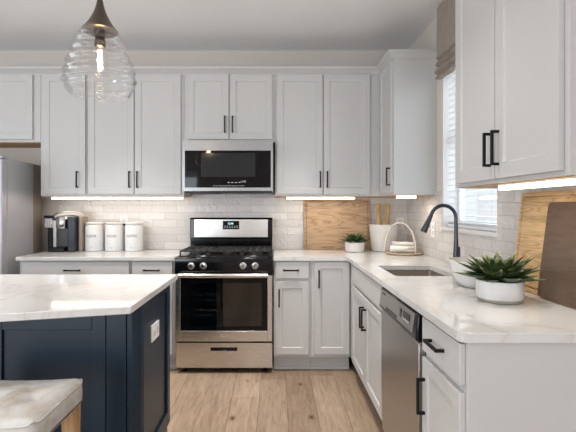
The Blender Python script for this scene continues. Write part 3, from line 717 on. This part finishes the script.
for lx in (sx0+.035, sx1-.035): MB().box(lx-.01, lx+.01, sy0+.06, sy1-.06, .2, .235).build('stretcher', stoolwood, r, bevel=.002)
for ly in (sy0+.035, sy1-.035): MB().box(sx0+.06, sx1-.06, ly-.01, ly+.01, .15, .185).build('stretcher', stoolwood, r, bevel=.002)

# ------------------------------------------------------------------ pendant
PX, PY = -.803, 1.95
k = 425/PY
def pz(y): return 1.3+(208-y)/k
r = thing('pendant_light', 'clear ribbed glass pendant with bronze cone cap hanging over the island', 'pendant light', (PX, PY, pz(100)))
cone = [(0.0, -5), (2.6, 0), (3.6, 5), (5, 10), (7, 15), (9.5, 20), (12.5, 25), (17.5, 31)]
pr = [(a/k, pz(b)) for a, b in cone[1:]]
top = pz(-8)
MB().lathe([(.004, pz(-6))]+pr+[(17.0/k, pz(31.5)), (5/k, pz(31)), (4.5/k, pz(40)), (5.2/k, pz(41)), (5.2/k, pz(47)), (3/k, pz(48))], (PX, PY, 0), 40).build('cone_cap', bronze, r, smooth=50)
MB().lathe([(.005, pz(-5)), (.005, ZC-.025)], (PX, PY, 0), 12).build('stem', bronze, r, smooth=True)
MB().lathe([(.06, ZC-.001), (.06, ZC-.015), (.05, ZC-.025), (.006, ZC-.03)], (PX, PY, 0), 32).build('canopy', bronze, r, smooth=40)
gp = [(17, 30), (19.5, 36), (22.5, 43), (25.5, 51), (29, 59), (32, 68), (33.7, 76), (34, 82), (32.5, 89), (29.5, 94), (27, 97)]
prof = []
n = 150
for i in range(n+1):
    t = i/n*(len(gp)-1); a = min(int(t), len(gp)-2); f = t-a
    rad = gp[a][0]*(1-f)+gp[a+1][0]*f; yy = gp[a][1]*(1-f)+gp[a+1][1]*f
    env = min(1, max(0, (yy-33)/6))*min(1, max(0, (92-yy)/8))
    rad += 1.5*env*math.sin((yy-33)/9.2*2*PI)
    prof.append((rad/k, pz(yy)))
rings = []
for (rad, z) in prof:
    rings.append([(PX+(rad)*math.cos(a)*(1+.006*math.sin(2*a+z*60)), PY+rad*math.sin(a), z+.007*math.sin(a+1+z*20)*min(1, (pz(30)-z)/.03)) for a in [2*PI*i/64 for i in range(64)]])
MB().rings(rings, cap=False).build('glass_shade', pend_glass, r, smooth=180)
MB().lathe([(2.2/k, pz(48)), (3.2/k, pz(51)), (3.4/k, pz(68)), (2.6/k, pz(71)), (0, pz(72.5))], (PX, PY, 0), 20, cap=False).build('bulb', pend_glass, r, smooth=True)
m = MB()
for i in range(4):
    a = PI/4+i*PI/2; x, y = PX+1.6/k*math.cos(a), PY+1.6/k*math.sin(a); m.tube([(x, y, pz(50.5)), (x, y, pz(68.5))], .0028, 8)
m.build('filament', bulbglow, r)
l = bpy.data.lights.new('pendant_bulb_light', 'POINT'); l.energy = 3; l.color = (1, .75, .45); l.shadow_soft_size = .02
o = bpy.data.objects.new('pendant_bulb_light', l); COL.objects.link(o); o.parent = r; o.location = (0, 0, pz(60)-pz(100))

# ------------------------------------------------------------------ downlights
def downlight(x, y, label, power=9, spread=math.radians(75)):
    r = thing('recessed_downlight', label, 'ceiling light', (x, y, ZC-.006), 'recessed ceiling downlights')
    MB().lathe([(.088, ZC-.0005), (.088, ZC-.004), (.076, ZC-.006), (.072, ZC-.0005)], (x, y, 0), 40).build('trim_ring', white_trim, r, smooth=40)
    MB().lathe([(.0715, ZC-.001), (.0715, ZC-.005), (0, ZC-.005)], (x, y, 0), 40, cap=False).build('lens', down_m, r)
    l = bpy.data.lights.new('downlight_lamp', 'AREA'); l.shape = 'DISK'; l.size = .14; l.energy = power; l.color = (1, .96, .91); l.spread = spread
    o = bpy.data.objects.new('downlight_lamp', l); COL.objects.link(o); o.parent = r; o.location = (0, 0, -.004)
downlight(-1.24, 2.85, 'round lit ceiling downlight above the pendant cone')
downlight(.052, 2.85, 'round lit ceiling downlight at the top edge right of the pendant')

for dx_, dy_ in ((-2.57, 1.3), (-1.255, .75), (.055, 1.75), (-1.255, -.6), (.055, -.6), (-2.57, -.6)):  # extra out-of-view ceiling lamps, added to light the room
    downlight(dx_, dy_, 'added unseen ceiling downlight, camera side of the island', 6, math.radians(105))
# ------------------------------------------------------------------ things on the back counter
# coffee maker
cx, cy, cz = -1.872, 3.80, CT1
r = thing('coffee_maker', 'black and silver single-serve coffee maker beside the refrigerator', 'coffee maker', (cx, cy, cz))
q = 1/113.5
def X(p): return -1.872+(p-64)*q
def Z(p): return CT1+(251.3-p)*q
yf = 3.74
MB().box(X(51.5), X(67), yf-.03, yf+.14, cz, Z(247)).build('drip_tray', blackplastic, r, bevel=.006)
MB().box(X(56), X(71), yf+.06, yf+.17, Z(247), Z(217)).build('column', mat('dark_grey_plastic', (.09, .09, .095), .3, .4), r, bevel=.006)
MB().lathe([(.052, Z(228)), (.058, Z(226.5)), (.058, Z(219)), (.05, Z(216.5)), (0, Z(216))], ((X(56)+X(68))/2, yf+.05, 0), 28).build('brew_head', chrome, r, smooth=40)
MB().box(X(70), X(78), yf-.02, yf+.17, cz, Z(216.5)).build('tower', mat('navy_black_plastic', (.006, .01, .018), .25), r, bevel=.01, seg=3)
MB().box(X(78.2), X(81.6), yf+.03, yf+.17, cz, Z(216)).build('side_shell', mat('taupe_plastic', (.30, .24, .20), .35), r, bevel=.01, seg=3)
m = MB(); m.tube([(X(54), yf+.04, Z(216.5)), (X(57), yf+.04, Z(214.3)), (X(66), yf+.05, Z(213.3)), (X(73), yf+.06, Z(213.2)), (X(79), yf+.06, Z(215.3)), (X(81), yf+.07, Z(217.0))], .022, 12, flat=(.3, 1))
m.build('lid', mat('taupe_chrome_lid', (.36, .32, .29), .3, .8), r, smooth=60)
MB().box(X(44.8), X(53.5), yf+.01, yf+.14, Z(217.5), Z(215)).build('reservoir_lid', blackplastic, r, bevel=.003)
MB().box(X(45.3), X(53), yf+.012, yf+.13, Z(227.5), Z(217.6)).build('reservoir', chrome, r, bevel=.006)
MB().box(X(48), X(52), yf+.02, yf+.12, cz, Z(227.6)).build('reservoir_frame', blackplastic, r, bevel=.004)
MB().box(X(52.3), X(55.5), yf+.04, yf+.12, Z(247), Z(220)).build('side_strip', mat('silver_plastic', (.75, .74, .72), .25, .3), r, bevel=.004)
# canisters
def canister(px, word, label):
    x = (px-275)/110.6; y = 3.853; R = .0805
    r = thing('canister', label, 'canister', (x, y, CT1), 'white lettered kitchen canisters')
    MB().lathe([(R-.006, CT1), (R, CT1+.004), (R, CT1+.222), (R-.007, CT1+.233), (R-.012, CT1+.238)], (x, y, 0), 48).build('jar', enamel, r, smooth=35)
    MB().lathe([(R-.008, CT1+.2385), (R-.003, CT1+.241), (R-.003, CT1+.252), (R-.008, CT1+.257), (0, CT1+.259)], (x, y, 0), 48, cap=False).build('lid', enamel, r, smooth=35)
    m = text_mb(word, .031, Matrix.Identity(4), spacing=1.05)
    for v in m.bm.verts:
        a = v.co.x/R*.9; rad = R+.0004+v.co.z; v.co = Vector((x+rad*math.sin(a), y-rad*math.cos(a), CT1+.135+v.co.y))
    m.build('lettering', textm, r)
    m = MB()
    for (u0, u1, zz) in ((-.016, .016, .036), (-.010, .010, .027)):
        a0, a1 = u0/R, u1/R
        m.rings([[(x+(R+e)*math.sin(a), y-(R+e)*math.cos(a), CT1+zz+h) for e, h in ((-.001, 0), (.0006, 0), (.0006, .003), (-.001, .003))] for a in [a0+(a1-a0)*i/5 for i in range(6)]])
    m.build('small_print', greyprint, r)
canister(94.3, 'FLOUR', 'white canister lettered FLOUR, next to the coffee maker')
canister(114, 'SUGAR', 'white canister lettered SUGAR, middle of the three')
canister(133.8, 'COFFEE', 'white canister lettered COFFEE, nearest the range')
# outlets
def outlet(x, y, z, face, label, plug=False):
    r = thing('wall_outlet', label, 'outlet', (x, y, z), 'wall outlets')
    T = Matrix.Translation((x, y, z)) @ (Matrix.Identity(4) if face == 'b' else Matrix.Rotation(-PI/2, 4, 'Z'))
    MB(T).box(-.036, .036, -.006, 0, -.058, .058).build('plate', white_trim, r, bevel=.0015)
    for dz in (-.022, .022): MB(T).box(-.016, .016, -.0085, -.0058, dz-.014, dz+.014).build('socket', ceramic, r, bevel=.002)
    if plug: MB(T).box(-.014, .014, -.035, -.009, -.035, -.009).build('plug', blackplastic, r, bevel=.004)
outlet(-1.41, YB-.0085, 1.165, 'b', 'white outlet with black plug on the tile between the canisters', True)
outlet(1.165, YB-.0085, 1.155, 'b', 'white outlet on the back tile right of the wooden spoons')
outlet(XR-.0085, 3.30, 1.13, 'r', 'white outlet on the window-wall tile behind the faucet spout')

# boards
def board(name, w, h, t, rad, m_, groove, base, lean, rotz, label, em=None):
    r = thing(name, label, 'cutting board', base, 'wooden cutting boards')
    r.rotation_euler = (lean, 0, rotz)
    def rg(o, y): return [(px, y, pz_) for px, pz_, _ in rr(-w/2+o, w/2-o, o, h-o, max(rad-o, .003), 0)]
    m = MB(); gl = [(0, t-.002), (0, .002), (.002, 0)]
    if groove: gl += [(.019, 0), (.0195, .011), (.0275, .011), (.028, 0)]
    m.rings([rg(o, y) for o, y in gl]+[] if False else [rg(.002, t), rg(0, t-.002)]+[rg(o, y) for o, y in gl[1:]])
    o = m.build('board', m_, r, base='local')
    if em:
        o.data.materials.append(em)
        for p in o.data.polygons:
            if abs(p.normal.y) < .8: p.material_index = 1
    return r
board('cutting_board', .617, .464, .02, .012, ash_m, True, (.575, 3.917, CT1+.003), -math.radians(4), 0, 'large brown grooved cutting board leaning on the back tile behind the small plant')
board('cutting_board', .66, .46, .018, .012, oakb_m, True, (1.160, 2.087-.33, CT1+.003), -math.radians(6.5), -PI/2, 'large honey coloured grooved cutting board leaning on the right wall')
board('cutting_board', .58, .412, .016, .022, walnut_m, False, (1.135, 1.845-.29, CT1+.004), -math.radians(7.2), -PI/2, 'dark walnut cutting board leaning in front of the honey coloured one', edge_m)

# plants
def leafmesh(m, base, az, el, length, width, curl, tilt=0, n=9):
    d0 = Vector((math.cos(az)*math.cos(el), math.sin(az)*math.cos(el), math.sin(el)))
    side = Vector((-math.sin(az), math.cos(az), 0)); p = Vector(base); e = el; rows = []
    for i in range(n+1):
        t = i/n; w = width*(math.sin(PI*min(1, (t*.62+.22)))**1.0)*(1 if t < .55 else max(.02, (1-t)/.45)**.75)
        th = width*.20*(1-t)+.0008
        d = Vector((math.cos(az)*math.cos(e), math.sin(az)*math.cos(e), math.sin(e))); nn = d.cross(side); nn = -nn if nn.z < 0 else nn
        rows.append([p-side*w+nn*w*.28, p-side*w*.5+nn*w*.02, p-nn*0, p+side*w*.5+nn*w*.02, p+side*w+nn*w*.28, p+side*w*.5-nn*th, p-nn*th*1.3, p-side*w*.5-nn*th])
        p = p+d*length/n; e += curl/n
    m.rings(rows)
def rosette(spec, c, s):
    m = MB()
    for (cnt, el, ln, wd, curl, off, rb) in spec:
        for i in range(cnt):
            az = off+2*PI*i/cnt+random.uniform(-.12, .12)
            leafmesh(m, (c[0]+rb*s*math.cos(az), c[1]+rb*s*math.sin(az), c[2]+random.uniform(0, .006)), az, el+random.uniform(-.08, .08), ln*s*random.uniform(.88, 1.08), wd*s, curl)
    return m
def leaf_finish(o):
    o.data.materials.append(leaf_tip)
    n = 9; F = n*8+2
    for p in o.data.polygons:
        k = p.index % F
        row, col = divmod(k, 8)
        if k < n*8 and (row >= n-1 or (col in (0, 3) and row % 9 >= 7)): p.material_index = 1
# small plant
px, py = .706, 3.768
r = thing('potted_succulent', 'small succulent in a low white pot in front of the brown board', 'plant', (px, py, CT1), 'potted succulents')
MB().lathe([(.074, CT1), (.084, CT1+.006), (.086, CT1+.083), (.080, CT1+.085), (.078, CT1+.075), (0, CT1+.075)], (px, py, 0), 40).build('pot', ceramic, r, smooth=35)
MB().lathe([(.0775, CT1+.0755), (.0, CT1+.080)], (px, py, 0), 24, cap=False).build('soil', soil_m, r)
m = rosette([(10, .02, .15, .024, .35, 0, .01), (10, .4, .14, .023, .15, .3, .01), (8, .85, .12, .021, -.05, .1, .008), (5, 1.3, .09, .016, -.1, .2, .004)], (px, py, CT1+.082), .95)
o = m.build('leaves', leaf, r, smooth=50); leaf_finish(o)
# big plant
px, py = .938, 1.775
r = thing('potted_succulent', 'large spiky succulent in a round white pot on the near counter', 'plant', (px, py, CT1), 'potted succulents')
R = .0905
MB().lathe([(R-.012, CT1), (R-.006, CT1+.003), (R-.003, CT1+.013)], (px, py, 0), 56).build('pot_base', clay, r, smooth=35)
MB().lathe([(R-.003, CT1+.0135), (R, CT1+.02), (R+.001, CT1+.085), (R-.003, CT1+.088), (R-.006, CT1+.08), (0, CT1+.08)], (px, py, 0), 56).build('pot', mat('white_glazed_pot', (.72, .71, .70), .15), r, smooth=35)
MB().lathe([(R-.0065, CT1+.0805), (.0, CT1+.086)], (px, py, 0), 24, cap=False).build('soil', soil_m, r)
m = rosette([(10, .0, .172, .029, .26, .1, .012), (11, .26, .17, .028, .16, .35, .012), (9, .58, .155, .026, .08, .0, .010), (7, .95, .13, .024, -.05, .3, .008), (5, 1.3, .09, .018, -.1, .5, .004)], (px, py, CT1+.088), 1.0)
o = m.build('leaves', leaf, r, smooth=50); leaf_finish(o)
# bowl
bx, by = .998, 2.092
o = MB().lathe([(.072, CT1), (.077, CT1+.004), (.1, CT1+.026), (.121, CT1+.064), (.132, CT1+.1), (.136, CT1+.128), (.132, CT1+.13), (.126, CT1+.1), (.112, CT1+.06), (.08, CT1+.02), (0, CT1+.015)], (bx, by, 0), 56)
o = o.build('bowl', ceramic, None, base=(bx, by, CT1), smooth=40); tag(o, 'deep white ceramic bowl behind the large succulent, in front of the faucet', 'bowl')
# crock
kx, ky = .98, 3.838
r = tag(MB().lathe([(.10, CT1), (.107, CT1+.005), (.118, CT1+.12), (.128, CT1+.228), (.130, CT1+.238), (.124, CT1+.24), (.115, CT1+.2), (.10, CT1+.02), (0, CT1+.015)], (kx, ky, 0), 48).build('crock', ceramic, None, base=(kx, ky, CT1), smooth=40), 'tall white ceramic utensil crock in the counter corner', 'crock')
for (dx, lean, top, w, lab) in ((-.028, -.008, 1.35, .026, 'wider wooden spoon standing in the white crock, at left'), (.034, .014, 1.345, .023, 'slimmer wooden spoon standing in the white crock, at right')):
    m = MB(); z0 = CT1+.03; H = top-z0
    pts = [(kx+dx+lean*t, ky+.02+.02*t, z0+H*t) for t in [i/20 for i in range(21)]]
    rad = []
    for i in range(21):
        t = i/20; q_ = w*(1.08-.3*math.sin(PI*min(1, max(0, (t-.5)/.42))))
        rad.append(.01+(q_-.01)*min(1, t*3) if t < .9 else w*max(.15, math.sqrt(max(0, 1-((t-.9)/.1)**2))))
    m.tube(pts, rad, 14, flat=(.5, 1))
    o = m.build('wooden_spoon', spoon_m, None, base=pts[0], smooth=60); tag(o, lab, 'spoon', 'wooden spoons in the crock')
# tray with hoop
tx, ty = 1.08, 3.572
r = thing('hoop_handled_tray', 'round woven tray with tall pale hoop handle in the counter corner', 'tray', (tx, ty, CT1))
MB().lathe([(.135, CT1), (.147, CT1+.004), (.150, CT1+.016), (.146, CT1+.02), (.139, CT1+.01), (0, CT1+.008)], (tx, ty, 0), 48).build('tray', wicker, r, smooth=40)
m = MB(); hp = []
for i in range(33):
    a = PI*i/32; hp.append((tx-.03+.112*math.cos(a), ty-.06*math.cos(a)+.0, CT1+.012+.25*math.sin(a)**.9))
m.tube(hp, .014, 10, flat=(1, .5)); m.build('hoop_handle', gold, r, smooth=60)
rad = .027; T = Matrix.Translation((tx-.06, ty-.072, CT1+.0225+rad)) @ Matrix.Rotation(-.12, 4, 'Z') @ Matrix.Rotation(PI/2, 4, 'Y')
m = MB(T); m.lathe([(.004, -.066), (rad*.5, -.070), (rad*.9, -.068), (rad, -.06), (rad, .06), (rad*.9, .068), (rad*.7, .0655), (rad*.6, .070), (rad*.45, .0655), (rad*.3, .069), (.003, .066)], (0, 0, 0), 24)
o = m.build('rolled_towel', cloth_m, None, base=(tx-.06, ty-.072, CT1+.0225), smooth=40); tag(o, 'rolled white hand towel lying at the front of the woven tray', 'towel')
m = MB()
for i in range(3):
    z0 = CT1+.0125+i*.029; x0, x1 = tx-.085+.003*i, tx+.095-.003*i; y0, y1 = ty-.03, ty+.07
    m.rings([[(x0, y0+.006, z0), (x0, y0, z0+.014), (x0, y0+.006, z0+.028), (x0, y1, z0+.028), (x0, y1, z0)], [(x1, y0+.006, z0), (x1, y0, z0+.014), (x1, y0+.006, z0+.028), (x1, y1, z0+.028), (x1, y1, z0)]])
o = m.build('folded_cloth', cloth_m, None, base=(tx+.02, ty+.02, CT1+.0095), bevel=.003); tag(o, 'folded white cloth stack at the back of the woven tray', 'cloth')

# faucet
fx, fy = 1.125, 2.64
r = thing('faucet', 'dark gooseneck pull-down faucet beside the sink', 'faucet', (fx, fy, CT1))
MB().lathe([(.028, CT1), (.028, CT1+.008), (.022, CT1+.014), (.021, CT1+.02), (.0125, CT1+.20), (.012, CT1+.22)], (fx, fy, 0), 28).build('body', faucet_m, r, smooth=40)
pts = [(fx, fy, CT1+.21), (fx, fy, 1.235)]; Rr = .079
for i in range(1, 20):
    a = PI*i/19*.93; pts.append((fx-Rr+Rr*math.cos(a), fy, 1.235+Rr*math.sin(a)*1.02))
MB().tube(pts, .0115, 16).build('spout', faucet_m, r, smooth=60)
e = Vector(pts[-1]); d = (Vector(pts[-1])-Vector(pts[-2])).normalized(); d = (d+Vector((-.16, 0, 0))).normalized()
sp_ = MB().tube([e-d*.002, e+d*.03, e+d*.06, e+d*.108, e+d*.112], [.0125, .0145, .0165, .0205, .019], 18).build('spray_head', faucet_m, r, smooth=50)
MB().box(e.x+d.x*.06+.012, e.x+d.x*.06+.020, fy-.006, fy+.006, e.z+d.z*.06-.02, e.z+d.z*.06+.022).build('spray_button', chrome, sp_, bevel=.002)
m = MB(); m.tube([(fx, fy-.018, CT1+.05), (fx, fy-.05, CT1+.052)], .011, 14); m.tube([(fx, fy-.045, CT1+.052), (fx-.002, fy-.052, CT1+.08), (fx-.004, fy-.058, CT1+.15)], [.007, .006, .0045], 10)
m.build('lever', faucet_m, r, smooth=50)
